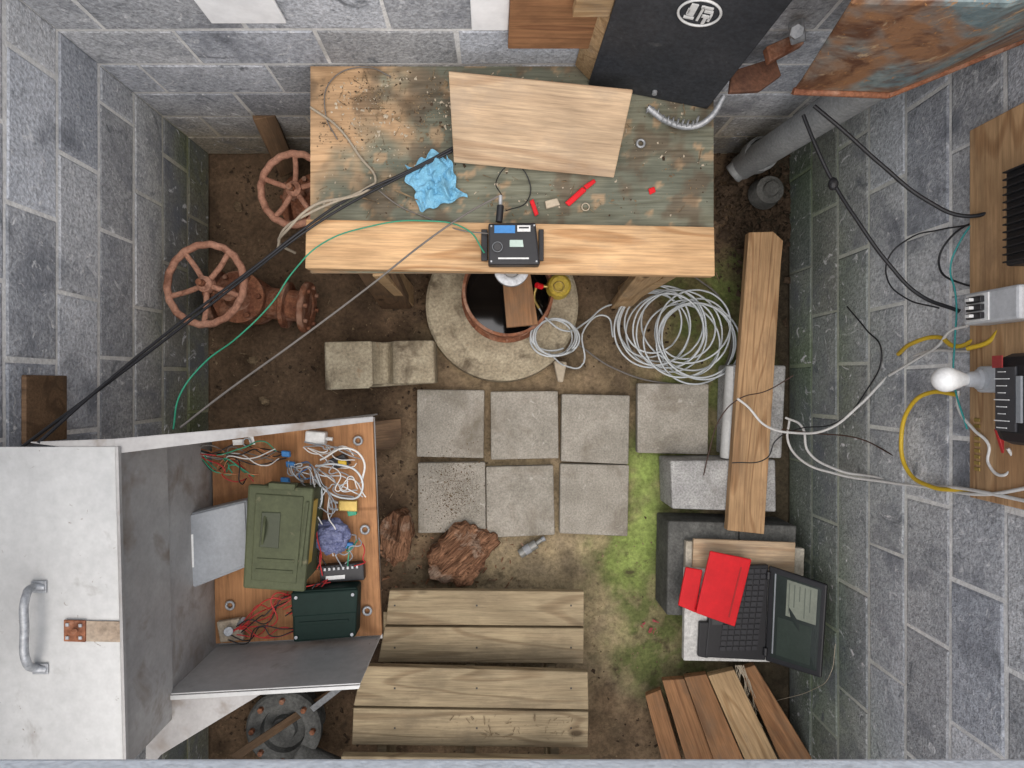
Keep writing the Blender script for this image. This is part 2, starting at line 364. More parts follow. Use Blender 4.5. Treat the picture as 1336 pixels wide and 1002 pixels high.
bm=bmesh.new(); out=[bm.verts.new(p) for p in ((-R,-R,zG),(R,-R,zG),(R,R,zG),(-R,R,zG))]; inn=[bm.verts.new(p) for p in ((XL,YB,zG),(XR,YB,zG),(XR,YT,zG),(XL,YT,zG))]
for i in range(4): bm.faces.new((out[i],out[(i+1)%4],inn[(i+1)%4],inn[i]))
me=bpy.data.meshes.new('ground'); bm.to_mesh(me); bm.free(); link(me,'ground',M('dry_ground',(.26,.22,.14),(.18,.17,.09),s=3,rough=1,bump=.5,bs=20))
group('hatch_frame',[box('frame_beam',(0.03,-.4695,2.25),(2.66,.13,.09),M('pale_frame_concrete',(.94,.94,.92),(.88,.88,.86),s=20,rough=.9,bump=.8,bs=60,fine=.08),bevel=.012)])
# ------------------------------------------------------------------ workbench
bz=.82
def bench_c(x,y):
    px,py=640+x*399,501-y*399
    w=fbm(x,y,5,11)*60; w2=fbm(x,y,14,2)
    green_=lerp((.20,.205,.155),(.15,.16,.125),.5+fbm(x,y,4,51)*1.5); ply=(.50,.33,.19)
    t=max(sst(530,440,px+w*1.5+(py-150)*.45), sst(.34,.54,w2+fbm(x,y,30,6)*.4)*.55)
    c=lerp(green_,ply,t); c=lerp(c,(.13,.095,.065),sst(.10,.5,fbm(x,y,7,31)+sst(220,100,py)*.16)*.7)
    return c
bt=S(405,85,bz); br=S(931,85,bz)
top=grid('bench_top',bt.x,br.x,S(0,356,bz).y,bt.y-.004,150,80,lambda x,y:bz,bench_c,bench_m)
edge=box('bench_top_core',((bt.x+br.x)/2,(bt.y+S(0,356,bz).y)/2-.002,bz-.0115),(br.x-bt.x-.001,bt.y-S(0,356,bz).y-.006,.018),plyw,bevel=0)
plank=SL('front_plank',[(399,286),(932,296),(933,360),(398,350)],.862,.038,pine)
legs=[]
def leg(n,x,y): 
    legs.append(box(n,(x,y,.40),(.04,.09,.80),pine_b)); 
for n,x,y in (('leg_1',-.37,.40),('leg_2',.60,.40),('leg_3',-.5,.95),('leg_4',.66,.95)): leg(n,x,y)
legs.append(slab('leg_brace_1',[S(497,403,.02),S(537,403,.02),S(513,352,.80),S(463,352,.80)],.035,oldw))
legs.append(slab('leg_brace_2',[S(797,403,.02),S(822,403,.02),S(868,358,.80),S(832,358,.80)],.035,pine_b))
legs.append(box('apron',(.0,.43,.765),(1.2,.035,.09),pine_b))
group('workbench',[top,edge,plank]+legs)
SL('plywood_board',[(585,93,.97),(826,117,.97),(801,232,.85),(592,212,.85)],0,.018,plyw)
# black cabinet standing on the bench
A=Vector((.318,.975,bz+.004)); B=Vector((.707,.896,bz+.004)); H=.85
def prism(name,pts,h,mat,bevel=.004): 
    return hull(name,[Vector(p) for p in pts]+[Vector(p)+Vector((0,0,h)) for p in pts],mat,bevel)
body=prism('carcass',[A+Vector((.006,.012,0)),B+Vector((-.004,.012,0)),Vector((.715,1.04,A.z)),Vector((.274,1.04,A.z))],H-.01,pine_b)
fd=(B-A).normalized(); fn=Vector((fd.y,-fd.x,0))
door=prism('black_front',[A,B,B-fn*.012,A-fn*.012],H,blackp)
parts=[body,door]
lc=Vector((.524,.933,1.306)); mwl=Matrix((fd,Vector((0,0,1)),fn)).transposed().to_4x4(); mwl.translation=lc+fn*.004
parts.append(torus('logo_ring',mwl.translation,.052,.0035,fn,white,40,6))
gl=[((-.02,.008,0),(.018,.045,.004)),((0.003,.0,0),(.006,.06,.004)),((.02,.012,0),(.022,.008,.004)),((.02,-.008,0),(.022,.008,.004)),((.02,-.026,0),(.008,.028,.004)),((-.02,-.025,0),(.026,.007,.004)),((.012,.026,0),(.03,.006,.004)),((-.028,.0,0),(.006,.02,.004)),((.03,-.01,0),(.006,.03,.004))]
parts.append(boxes('logo_glyphs',gl,white,0,mwl))
parts.append(cyl('latch',A+fd*.21+Vector((0,0,.05)),A+fd*.21+fn*.012+Vector((0,0,.05)),.008,galv_m))
group('black_cabinet',parts)
pn=[box('sheet',(.175,1.028,1.22),(.245,.024,.50),osb,bevel=.003),box('batten',(.27,1.0,1.30),(.10,.03,.22),pine_b)]
group('brown_wall_panel',pn)
def rag(name,c,r,mat):
    bm=bmesh.new(); N=30; vv={}
    for i in range(N):
        for j in range(N):
            u,v=(i/(N-1)-.5)*2,(j/(N-1)-.5)*2
            x=u*r*(.85+.45*noise.noise(Vector((v*1.6,3,u)))); y=v*r*(.95+.5*noise.noise(Vector((u*1.9,7,v))))
            z=.008+abs(noise.noise(Vector((u*1.7+3,v*1.7,1))))*r*.9*(1.1-max(abs(u),abs(v)))+abs(noise.noise(Vector((u*3.5,v*3.5,6))))*r*.25
            vv[i,j]=bm.verts.new((x,y,z))
    for i in range(N-1):
        for j in range(N-1): bm.faces.new((vv[i,j],vv[i+1,j],vv[i+1,j+1],vv[i,j+1]))
    me=bpy.data.meshes.new(name); bm.to_mesh(me); bm.free()
    o=link(me,name,mat,Matrix.Translation(c)@Matrix.Rotation(.25,4,'Z'),False)
    s=o.modifiers.new('s','SOLIDIFY'); s.thickness=.002; return o
rag('blue_rag',S(566,238,bz),.085,cloth)
kn=[SL('handle',[(737,264),(743,269),(766,248),(760,243)],.836,.010,red,.004),SL('blade',[(761,242),(766,247),(778,237),(775,233)],.834,.008,red)]
group('red_craft_knife',kn)
SL('red_clip',[(691,262),(696,259),(703,279),(698,282)],.835,.01,red); SL('wood_scrap',[(711,262),(727,258),(731,267),(713,272)],.838,.014,chipw)
SL('red_scrap',[(846,246),(854,243),(856,250),(848,254)],.828,.006,red)
torus('metal_washer',S(836,187,.83),.012,.004,(0,0,1),galv_m,24,8)
torus('metal_ring',S(764,270,.827),.012,.002,(0,0,1),chipw,24,6)
si=[SL('case',[(637,291),(699,290),(705,345),(637,345)],.925,.055,black,.006),
    SL('blue_label',[(645,294),(672,294),(672,304),(645,304)],.9275,.002,blue,0),
    SL('display',[(665,313),(682,313),(683,322),(665,322)],.9275,.002,lcd,0),
    SL('name_label',[(675,294),(692,294),(692,302),(675,302)],.9275,.002,paperw,0),
    SL('label_print',[(677,296),(690,296),(690,298),(677,298)],.9285,.001,black,0),
    SL('printed_text',[(650,336),(690,336),(690,338),(650,338)],.9268,.001,paperw,0),
    cyl('knob',S(649,322,.925),S(649,322,.945),.013,black), torus('knob_ring',S(649,322,.93),.015,.0015,(0,0,1),grey,24,6),
    cyl('plug',S(651,290,.90),S(653,268,.90),.011,black), cyl('plug_tip',S(653,268,.9),S(653,255,.9),.006,galv_m),
    boxes('screws',[(S(x,y,.927),(.005,.005,.003)) for x,y in ((641,295),(697,294),(641,341),(700,341))],galv_m),
    boxes('mount_ears',[(S(632,320,.872),(.02,.10,.012)),(S(706,320,.872),(.016,.10,.012))],black,.002)]
si+= [lathe('lens_barrel',[(0,0),(.055,0),(.058,.006),(.058,.03),(.045,.034),(.03,.03),(.03,.01),(0,.008)],S(667,352,.80),(0,0,1),galv_m), cyl('lens_glass',S(667,350,.835),S(667,350,.838),.028,water)]
group('sensor_instrument',si)
# ------------------------------------------------------------------ well casing on a round pad
pc=S(655,397,.09)
pad=lathe('round_concrete_pad',[(0,0),(.335,0),(.345,.02),(.338,.085),(.325,.095),(0,.095)],(pc.x,pc.y,-.005),(0,0,1),conct_m,64)
wc=S(663,379,.3)
cas=lathe('casing_ring',[(.200,.09),(.200,.105),(.190,.115),(.185,.12),(.187,.155),(.183,.16),(.183,.27),(.188,.275),(.188,.30),(.176,.30),(.174,.28),(.173,.10)],(wc.x,wc.y,0),(0,0,1),rust_m,64)
wat=lathe('dark_interior',[(0,.105),(.172,.105),(.1725,.24)],(wc.x,wc.y,0),(0,0,1),water,48)  # water disc; inner wall is also black, in place of shade down the bore
bolts=[cyl('flange_bolt_%d'%i,(wc.x+.192*math.cos(i*.785),wc.y+.192*math.sin(i*.785),.105),(wc.x+.192*math.cos(i*.785),wc.y+.192*math.sin(i*.785),.12),.006,rust_m,seg=6) for i in range(8)]
group('well_casing',[pad,cas,wat]+bolts)
SL('wood_offcut',[(655,356),(692,356),(702,423),(661,427)],.345,.04,redw)
yc=[lathe('yellow_cap',[(0,.05),(.035,.05),(.045,.04),(.05,.0),(.05,-.03)],S(729,374,.30),(0,0,1),M('yellow_brass',(.50,.37,.05),(.36,.25,.04),rough=.5)),
    torus('cap_ring',S(729,374,.352),.02,.003,(0,0,1),brass,24,6),
    cyl('stub_pipe',S(729,378,.10),S(729,376,.28),.03,rust_m), cyl('red_knob',S(707,374,.31),S(700,372,.33),.012,red), cyl('brass_stem',S(716,374,.31),S(705,373,.31),.007,brass)]
group('sampling_valve',yc)
T('ribbed_yellow_hose',[(700,372,.32),(697,390,.30),(703,402,.28)],.006,brass)
# ------------------------------------------------------------------ gate valves
def gate_valve(px,py,z,R,tilt,ang,arm=.25,sc=1.15):
    c=S(px,py,z); d=Vector(tilt).normalized(); fm=frame(c,d); P=[]
    P.append(torus('handwheel_rim',c,R,.014,d,wheel_m,72,10,.0018))
    for i in range(5):
        a=ang+i*2*math.pi/5; e=fm@Vector((R*math.cos(a),R*math.sin(a),0)); m_=fm@Vector((R*.55*math.cos(a),R*.55*math.sin(a),-.012)); s_=fm@Vector((.02*math.cos(a),.02*math.sin(a),-.005))
        P.append(tube('spoke_%d'%(i+1),[s_,m_,e],.0105,wheel_m))
    P.append(lathe('hub',[(0,.02),(.018,.02),(.03,.01),(.032,-.02),(.02,-.03)],c,d,wheel_m)); P.append(cyl('stem_nut',c+d*.015,c+d*.035,.014,rust_m,seg=6)); P.append(cyl('stem',c+d*.05,c-d*.25,.012,rust_m))
    b=Vector((c.x,c.y,0))-Vector((d.x,d.y,0))*.3
    P.append(lathe('bonnet',[(0,.36),(.03,.36),(.035,.30),(.06,.27),(.085,.25),(.085,.225),(.05*sc,.22),(.065*sc,.2),(.09*sc,.14),(.085*sc,.05),(.05,0)],b,(0,0,1),rust_m))
    P.append(lathe('bonnet_flange',[(.04,.235),(.105,.235),(.108,.245),(.108,.268),(.1,.272),(.04,.272)],b,(0,0,1),rust_m,seg=32))
    for i in range(6):
        a=i*1.047; P.append(cyl('bonnet_bolt_%d'%(i+1),b+Vector((.09*math.cos(a),.09*math.sin(a),.27)),b+Vector((.09*math.cos(a),.09*math.sin(a),.292)),.011,rust_m,seg=6))
    for sg,L in ((1,arm),(-1,.13)):
        dr=Vector((sg,-.12*sg,0)).normalized(); q=b+Vector((0,0,.15))
        P.append(cyl('pipe_arm_%d'%(sg+2),q,q+dr*L,.068,rust_m)); 
        P.append(lathe('end_flange_%d'%(sg+2),[(.0,0),(.105,0),(.11,.004),(.11,.022),(.105,.026),(.06,.026),(.055,.02),(0,.02)],q+dr*(L-.01),dr,rust_m,32))
        P.append(lathe('inner_flange_%d'%(sg+2),[(.03,0),(.095,0),(.1,.004),(.1,.022),(.03,.026)],q+dr*(L*.62),dr,rust_m,32))
        for i in range(8):
            a=i*.785; up=Vector((0,0,1)); sd=dr.cross(up); o_=q+dr*(L+.012)+(up*math.cos(a)+sd*math.sin(a))*.088
            P.append(cyl('flange_bolt_%d_%d'%(sg+2,i),o_,o_+dr*.018,.009,rust_m,seg=6))
    group('gate_valve',P)
gate_valve(268,371,.5,.152,(-.10,.05,1),.45)
gate_valve(384,247,.45,.135,(-.12,-.05,1),.2,.16)
SL('leaning_timber',[(330,156,.42),(359,151,.42),(388,222,.12),(366,232,.12)],0,.04,oldw)
# ------------------------------------------------------------------ floor items
def paver(pts): 
    return SL('concrete_paver',pts,.042,.04,paver_m,.006)
for x0,y0,x1,y1,t in ((544,508,632,597,1),(640,511,728,599,-1),(733,514,822,604,2),(832,500,925,592,1),(545,604,633,695,-1),(634,609,722,700,-2),(731,605,821,698,2)):
    paver([(x0,y0),(x1,y0+t),(x1-t,y1+t),(x0-t*.5,y1-t)])
chips('dirt_on_pavers',2600,lambda:S(592+random.gauss(0,19),640+random.gauss(0,25),.0425),.0014,dustm,.3)
def prof_block():
    a=S(422,446,.2); b=S(565,442,.2); w=.205
    L=(b-a).length
    pts=[(0,0),(0,.19),(.01,.2),(.19,.2),(.205,.195)]
    for i in range(9):
        t=i/8; pts.append((.205+t*.085,.195-.085*math.sin(math.pi*(.08+t*.84))))
    pts+=[(.31,.185),(L-.04,.175),(L-.005,.165),(L,.155),(L,0)]
    bm=bmesh.new(); n=len(pts); f=[bm.verts.new((x,0,z)) for x,z in pts]; k=[bm.verts.new((x,-w*(1.0 if x<.2 else .9),z)) for x,z in pts]
    for i in range(n):
        j=(i+1)%n; bm.faces.new((f[i],f[j],k[j],k[i]))
    bm.faces.new(f); bm.faces.new(k[::-1]); bmesh.ops.recalc_face_normals(bm,faces=bm.faces)
    me=bpy.data.meshes.new('cb'); bm.to_mesh(me); bm.free()
    o=link(me,'saddle_concrete_block',conct_m,Matrix.Translation((a.x,a.y,0))@Matrix.Rotation(.02,4,'Z')); bev(o,.008)
prof_block()
def hollow_block(name,pts,z,h,mat): return SL(name,pts,z,h,mat,.008)
hollow_block('concrete_block',[(875,601),(1012,600),(1013,668),(877,664)],.2,.195,conc_m)
hollow_block('concrete_block',[(958,475),(1026,477),(1020,598),(955,596)],.2,.195,conc_m)
hollow_block('concrete_block',[(872,680),(965,682),(960,806),(870,803)],.2,.195,concd_m)
hollow_block('concrete_block',[(965,684),(1040,686),(1035,800),(965,802)],.195,.19,concd_m)
cyl('white_plastic_pipe',S(950,598,.16),S(958,478,.16),.035,plain('aged_white_plastic',(.52,.52,.50),.6),seg=24)
SL('long_pine_plank',[(977,303),(1009,302),(1022,314),(1019,345),(997,697),(949,692),(961,520)],.245,.04,pine_o,.003)
st=[SL('board_1',[(895,706),(1050,716),(1046,815),(893,805)],.235,.03,M('cream_board',(.50,.46,.38),(.38,.34,.27),rough=.8,stain=((.22,.19,.14),6,(.55,.7))),.003),
    SL('board_2',[(905,703),(1038,708),(1036,760),(903,760)],.255,.014,plyw,.002),
    SL('board_3',[(894,742),(1010,745),(1008,864),(892,862)],.275,.03,M('white_foam_board',(.62,.61,.58),(.52,.51,.48),rough=.85),.003)]
group('board_stack',st)
lp=[SL('base',[(932,739),(1003,737),(999,862),(920,858)],.302,.026,black,.005),SL('palm_handle',[(913,812),(926,812),(924,859),(911,857)],.298,.02,black,.004)]
a=S(950,742,.303);b=S(1000,741,.303)
ex=(b-a); ey=(S(938,850,.303)-S(951,742,.303)); kl=[]
for i in range(6):
    for j in range(15):
        p=S(951,742,.304)+ex*((i+.5)/6)+ey*((j+.5)/15); kl.append((p,(.021,.0165,.003)))
lp.append(boxes('keys',kl,plain('key_caps',(.030,.030,.034),.5),0))
lp.append(SL('trackpad',[(930,790),(944,790),(943,815),(929,815)],.3035,.002,plain('trackpad',(.05,.05,.05)),0))
h1=S(1003,738,.303);h2=S(998,862,.303);t1=S(1079,763,.45);t2=S(1071,885,.45)
lp.append(slab('screen_shell',[h1,h2,t2,t1],.016,black,.005))
def sc(u,v,o=.0015):
    n_=((h2-h1).cross(t1-h1)).normalized(); n_=n_ if n_.z>0 else -n_
    p=h1.lerp(h2,u); q=t1.lerp(t2,u); return p.lerp(q,v)+n_*o
lp.append(slab('screen_panel',[sc(.06,.1),sc(.94,.1),sc(.94,.92),sc(.06,.92)],.001,screen_m,0))
lp.append(slab('screen_window',[sc(.08,.34,.0025),sc(.46,.34,.0025),sc(.46,.86,.0025),sc(.08,.86,.0025)],.0008,win_m,0))
for i in range(5): lp.append(slab('screen_line_%d'%i,[sc(.11,.38+i*.09,.0035),sc(.11+.08*(4-i%3),.38+i*.09,.0035),sc(.11+.08*(4-i%3),.395+i*.09,.0035),sc(.11,.395+i*.09,.0035)],.0006,plain('tx%d'%i,(.12,.14,.11)),0))
lp.append(slab('screen_window_dark',[sc(.50,.2,.0025),sc(.9,.2,.0025),sc(.9,.8,.0025),sc(.5,.8,.0025)],.0008,plain('sw',(.035,.048,.038),.25),0))
lp.append(slab('screen_bar',[sc(.06,.12,.0025),sc(.9,.12,.0025),sc(.9,.145,.0025),sc(.06,.145,.0025)],.0008,grey,0))
for v in (.1,.9): lp.append(cyl('hinge',h1.lerp(h2,v-.04),h1.lerp(h2,v+.04),.011,black))
group('laptop',lp)
group('red_notebook',[SL('cover',[(927,719),(981,730),(959,818),(908,800)],.335,.012,red,.004),SL('pages',[(929,722),(978,732),(958,814),(911,799)],.322,.014,paperw,.002),SL('elastic',[(966,740),(968,740),(952,806),(950,805)],.3365,.001,plain('dark_red',(.35,.01,.01)),0)])
group('red_pouch',[SL('flap',[(895,740),(917,744),(908,800),(885,790)],.312,.012,red,.004),SL('body',[(898,742),(916,745),(908,798),(889,789)],.302,.02,red,.004)])
def coil(pts_spec,zb,steps=20):
    pts=[];
    for k,(cx,cy,r,e) in enumerate(pts_spec):
        nx=pts_spec[min(k+1,len(pts_spec)-1)]
        for i in range(steps):
            t=i/steps; t2_=t*t*(3-2*t); a=2*math.pi*t+1; X=cx+(nx[0]-cx)*t2_; Y=cy+(nx[1]-cy)*t2_; Rr=r+(nx[2]-r)*t2_; E=e+(nx[3]-e)*t2_
            pts.append(S(X+Rr*math.cos(a),Y+Rr*E*math.sin(a),zb+.04*abs(math.sin(a*.5+k))+k*.0025+.015*math.sin(k*2.1)))
    return pts
rr=random.Random(5)
cA=[(845,420),(852,426),(860,418),(848,430),(856,424),(864,432),(875,440),(890,436),(902,446),(908,440),(914,450),(905,438),(899,430),(910,444),(895,426),(870,428)]
spec=[(x+rr.uniform(-4,4),y+rr.uniform(-5,5),rr.uniform(46,56) if k%4 else rr.uniform(34,42),rr.uniform(.93,1.08)) for k,(x,y) in enumerate(cA)]
big=coil(spec,.05)
sm=coil([(722+rr.uniform(-6,6),437+rr.uniform(-4,4),rr.uniform(27,34),rr.uniform(.72,.9)) for _ in range(5)],.13)
tb=[tube('large_coil',big,.0040,tubem),tube('small_coil',sm,.0040,tubem),T('lead_1',[(703,402,.28),(712,415,.22),(740,432,.16),(765,420,.1),(790,400,.06),(815,395,.06)],.0040,tubem),T('lead_2',[(716,460,.13),(740,478,.04),(758,478,.03),(762,430,.05),(790,412,.05),(800,440,.05)],.0040,tubem)]
group('tubing_coil',tb)
T('thin_dark_hose',[(755,450,.02),(800,480,.02),(870,500,.02),(930,495,.02),(955,440,.02),(940,390,.02),(905,360,.02)],.004,gcord)
SL('white_funnel',[(722,470),(740,472),(735,499),(728,498)],.05,.04,chipw,.008)
chunk('rotten_log',[(553,733),(575,706),(597,685),(622,690),(642,701),(650,714),(636,735),(622,752),(604,768),(584,765),(572,763),(560,755)],0,.12,rot_m,3,.013,.75)
chunk('rotten_log',[(497,683),(512,672),(531,676),(536,704),(530,732),(512,740),(496,730)],0,.15,rot_m,5,.012,1.4)
chips('rotten_wood_splinters',160,lambda:S(random.gauss(600,42),random.gauss(735,30),.01),.009,rot_m,.3,None,(.15,.5))
SL('broken_board',[(470,552,.15),(523,546,.12),(524,572,.12),(512,586,.12),(470,588,.15)],0,.04,oldw)
clr=plain('cloudy_bottle_plastic',(.22,.22,.20),.25,0,.6)
group('plastic_bottle',[cyl('body',S(678,723,.02),S(700,709,.02),.021,clr),cyl('neck',S(700,709,.02),S(707,704,.02),.010,clr),cyl('cap',S(707,704,.02),S(711,702,.02),.011,grey),cyl('label',S(684,719,.02),S(692,714,.02),.0218,plain('bottle_label',(.30,.31,.32),.6))])
chips('red_wrapper_bits',9,lambda:S(850+random.gauss(0,5),817+random.gauss(0,5),.003),.010,plain('faded_red',(.36,.08,.08),.8),.1)
# ------------------------------------------------------------------ steps
ss=[]
def plk(n,pp,z,m=pine_g,th=.035): ss.append(SL(n,pp,z,th,m,.004,Vector((1,0,0))))
plk('tread_1_back',[(508,770),(762,772),(762,817),(503,815)],.22); plk('tread_1_front',[(502,818),(762,820),(761,866),(493,864)],.22)
plk('tread_2_back',[(473,869),(767,877),(768,926),(461,921)],.38); plk('tread_2_front',[(461,924),(768,929),(767,976),(459,972)],.38)
plk('tread_3',[(445,987),(772,991),(772,1040),(443,1036)],.5)
for i,x in enumerate((500,612,722)):
    p=S(x,0,.3); ss.append(box('stringer_%d'%(i+1),(p.x,-1.45,.13),(.04,.95,.1),pine_g)); ss.append(box('riser_%d'%(i+1),(p.x+.002,-1.40,.26),(.036,.42,.16),pine_g)); ss.append(box('post_%d'%(i+1),(p.x,-1.58,.40),(.035,.10,.12),pine_g))
ss.append(boxes('tread_nails',[(S(x,y,z+.0005),(.007,.007,.002)) for z,ys in ((.22,(790,845)),(.38,(898,950))) for y in ys for x in (515,622,745)],plain('nail_heads',(.06,.05,.045))))
group('wooden_steps',ss)
chips('straw_on_steps',60,lambda:S(random.uniform(560,760),random.uniform(930,965),.383),.010,debris_m,.1,None,(.05,.12))
for k,(a1,a2,b1,b2,z,m) in enumerate((((842,908),(862,900),(895,1010),(868,1010),.12,redw),((864,888),(893,886),(938,1010),(900,1010),.16,redw),((893,884),(922,880),(978,1010),(938,1010),.2,redw),((924,882),(958,874),(1024,1010),(980,1010),.23,pine_b),((966,874),(985,868),(1072,1010),(1026,1010),.18,redw))):
    SL('lumber_plank',[(*a1,z),(*a2,z+.01),(*b1,z+.02),(*b2,z)],0,.035,m)
gt=[tube('stem_%d'%i,[S(965+random.uniform(-6,6),868,.24),S(968+random.uniform(-12,12),895,.2),S(978+random.uniform(-22,22),935+random.uniform(-15,15),.15)],.0012,chipw) for i in range(16)]
group('dry_grass_tuft',gt)
# ------------------------------------------------------------------ pump at bottom left
pcn=S(372,948,.18); pp=[lathe('pump_flange',[(0,.03),(.05,.03),(.055,.0),(.09,.0),(.095,.03),(.15,.03),(.16,.02),(.16,-.01),(.1,-.02),(.1,-.17)],pcn,(0,0,1),concd_m,40)]
for i in range(8): 
    a=i*.785; q=pcn+Vector((.128*math.cos(a),.128*math.sin(a),.028)); pp.append(cyl('bolt_%d'%(i+1),q,q+Vector((0,0,.022)),.012,rust_m,seg=6))
pp.append(cyl('outlet_pipe',S(330,960,.12),S(420,930,.12),.045,concd_m)); pp.append(cyl('motor',S(385,985,.2),S(440,1010,.2),.06,concd_m))
group('old_pump',pp)
SL('angle_iron',[(300,985,.35),(312,990,.35),(440,905,.1),(432,898,.1)],0,.01,oldw); SL('steel_strap',[(395,930,.2),(402,935,.2),(447,900,.25),(440,895,.25)],0,.006,galv_m)
# ------------------------------------------------------------------ aluminium equipment cabinet
zb_=.9; zr=1.2; zp=1.42
cb=[]
cb.append(SL('backplate',[(276,566),(486,546),(498,829),(281,840)],zb_,.02,plybk,.002))
cb.append(SL('bottom_sheet',[(270,562),(489,544),(499,833),(276,844)],zb_-.022,.004,alud_m,.001))
def vwall(n,a,za,b,zb2,zt,mat,th=.004):
    P0=S(a[0],a[1],za);P1=S(b[0],b[1],zb2); d=(P1-P0); d.z=0; d.normalize(); nn=Vector((-d.y,d.x,0))*th
    P0.z=min(za,zb2);P1.z=P0.z; up=Vector((0,0,zt-P0.z))
    return hull(n,[P0,P1,P0+up,P1+up,P0+nn,P1+nn,P0+nn+up,P1+nn+up],mat,.0008)
cb.append(vwall('inner_left_wall',(205,580),zr,(217,907),zr,zb_-.03,alud_m))
cb.append(vwall('inner_lower_wall',(217,907),zr,(470,893),zr,zb_-.03,alu_m))
cb.append(vwall('inner_upper_wall',(203,580),zr,(464,549),zr,zb_-.03,alud_m))
cb.append(SL('upper_rim',[(40,578,1.42),(150,574,1.42),(487,545,1.2),(487,550,1.2),(207,580,1.2),(150,592,1.42)],0,.003,alud_m,.0008))
cb.append(vwall('step_wall',(150,583),zp,(160,1004),zp,zr-.01,alud_m))
cb.append(SL('rim_ledge',[(190,584),(207,580),(219,909),(345,903),(210,985),(190,1010)],zr-.002,.003,alud_m,.0008))
cb.append(SL('lower_flange',[(215,908),(470,894),(468,899),(216,914)],zr+.004,.003,alu_m,.0008))
cb.append(SL('lid',[(-45,583),(150,583),(161,1012),(-45,1012)],zp+.003,.004,alu_m,.001))
cb.append(SL('lid_seam',[(150,583),(154,583),(165,1012),(161,1012)],zp+.010,.012,alud_m,.001))
cb.append(cyl('support_post',(-1.1,-.75,0),(-1.1,-.75,.86),.03,galv_m))
hz=zp+.005
cb.append(tube('lid_handle',[S(58,766,hz),S(44,766,hz+.01),S(34,778,hz+.045),S(32,820,hz+.05),S(34,862,hz+.045),S(46,872,hz+.01),S(60,873,hz)],.009,galv_m))
cb.append(SL('handle_foot_1',[(40,758),(60,758),(60,774),(40,774)],hz+.004,.004,galv_m,.001)); cb.append(SL('handle_foot_2',[(42,866),(62,866),(62,880),(42,880)],hz+.004,.004,galv_m,.001))
cb.append(SL('hasp_strap',[(110,810),(158,811),(158,838),(110,837)],hz+.003,.003,M('tan_strap',(.36,.30,.23),(.28,.21,.15),metal=.2),.0008)); cb.append(SL('hasp_plate',[(83,809),(111,810),(111,838),(83,837)],hz+.007,.005,rust_m,.001)); cb.append(cyl('hasp_pin',S(97,824,hz+.006),S(97,824,hz+.02),.006,rust_m))
cb.append(boxes('hasp_screws',[(S(x,y,hz+.008),(.007,.007,.004)) for x,y in ((88,815),(88,832),(105,816),(105,832))],galv_m))
cb.append(boxes('rivets',[(S(212,y,zr+.003),(.006,.006,.003)) for y in range(610,900,42)],galv_m))
group('aluminium_equipment_cabinet',cb)
am=[SL('can_body',[(324,640),(404,644),(393,766),(320,762)],1.09,.18,green,.006),SL('can_lid',[(323,632),(409,637),(397,773),(316,768)],1.115,.022,green,.007),
    SL('lid_panel',[(333,644),(396,648),(386,762),(327,757)],1.119,.006,green,.004),SL('handle_recess',[(341,668),(366,669),(363,716),(338,714)],1.122,.004,plain('dk_olive',(.035,.042,.02)),.002),
    tube('can_handle',[S(346,674,1.12),S(344,690,1.135),S(342,710,1.12)],.004,green),SL('latch',[(350,630),(385,632),(384,640),(350,638)],1.122,.03,green,.002),
    SL('lid_rib_1',[(335,728),(384,731),(383,735),(335,732)],1.122,.005,green,.001),SL('lid_rib_2',[(333,742),(382,745),(381,749),(332,746)],1.122,.005,green,.001),SL('side_rail',[(399,655),(403,655),(393,740),(389,740)],1.121,.005,green,.001)]
group('ammo_can',am)
SL('yellow_strap',[(404,655),(408,655),(399,740),(395,740)],1.08,.06,plain('y2',(.42,.28,.05)),.002)
group('grey_junction_box',[SL('case',[(229,674),(322,652),(326,738),(240,772)],1.03,.07,grey,.006),SL('cover',[(232,676),(319,655),(323,736),(243,769)],1.036,.006,grey,.003),SL('label',[(242,699),(252,697),(253,740),(243,742)],1.0375,.001,paperw,0)])
group('dark_green_battery_box',[SL('case',[(380,771),(466,766),(464,832),(382,839)],.985,.07,dgreen,.008),SL('lid',[(379,774),(467,769),(465,800),(381,806)],.989,.012,dgreen,.005),SL('lid_rib',[(390,812),(455,808),(455,812),(390,816)],.988,.004,dgreen,.001)]
   +[cyl('screw',S(x,y,.985),S(x,y,.994),.005,galv_m) for x,y in ((386,832),(459,828),(386,780),(460,776))])
lump('blue_foil_bag',S(433,700,.945),(.056,.054,.035),foil,4,.16,0,5,3)
tm=[SL('strip',[(416,739),(474,734),(475,757),(418,761)],.935,.03,black,.003)]
tm.append(boxes('screws',[(S(424+i*6,743+(-i*.5),.94),(.006,.008,.006)) for i in range(8)],galv_m)); tm.append(SL('label',[(425,752),(450,750),(450,755),(425,757)],.937,.001,paperw,0))
group('terminal_block',tm)
group('white_power_adapter',[SL('case',[(398,562),(424,564),(423,581),(397,578)],.95,.04,white,.005),cyl('strain_relief',S(424,572,.93),S(434,573,.93),.006,white)])
group('brass_padlock',[SL('body',[(441,653),(466,653),(466,668),(441,667)],.935,.02,brass,.004),tube('shackle',[S(441,656,.93),S(432,654,.93),S(430,662,.93),S(441,665,.93)],.004,galv_m)])
for x,y in ((467,575),(476,691),(479,797),(300,790)): torus('conduit_ring',S(x,y,.91),.012,.004,(0,0,1),galv_m,20,8)
group('key_ring',[torus('ring',S(322,577,.96),.012,.002,(0,0,1),galv_m,20,6),SL('key_1',[(303,574),(318,573),(318,580),(304,581)],.955,.003,white,.001),SL('key_2',[(322,566),(330,568),(333,580),(326,580)],.955,.003,white,.001)])
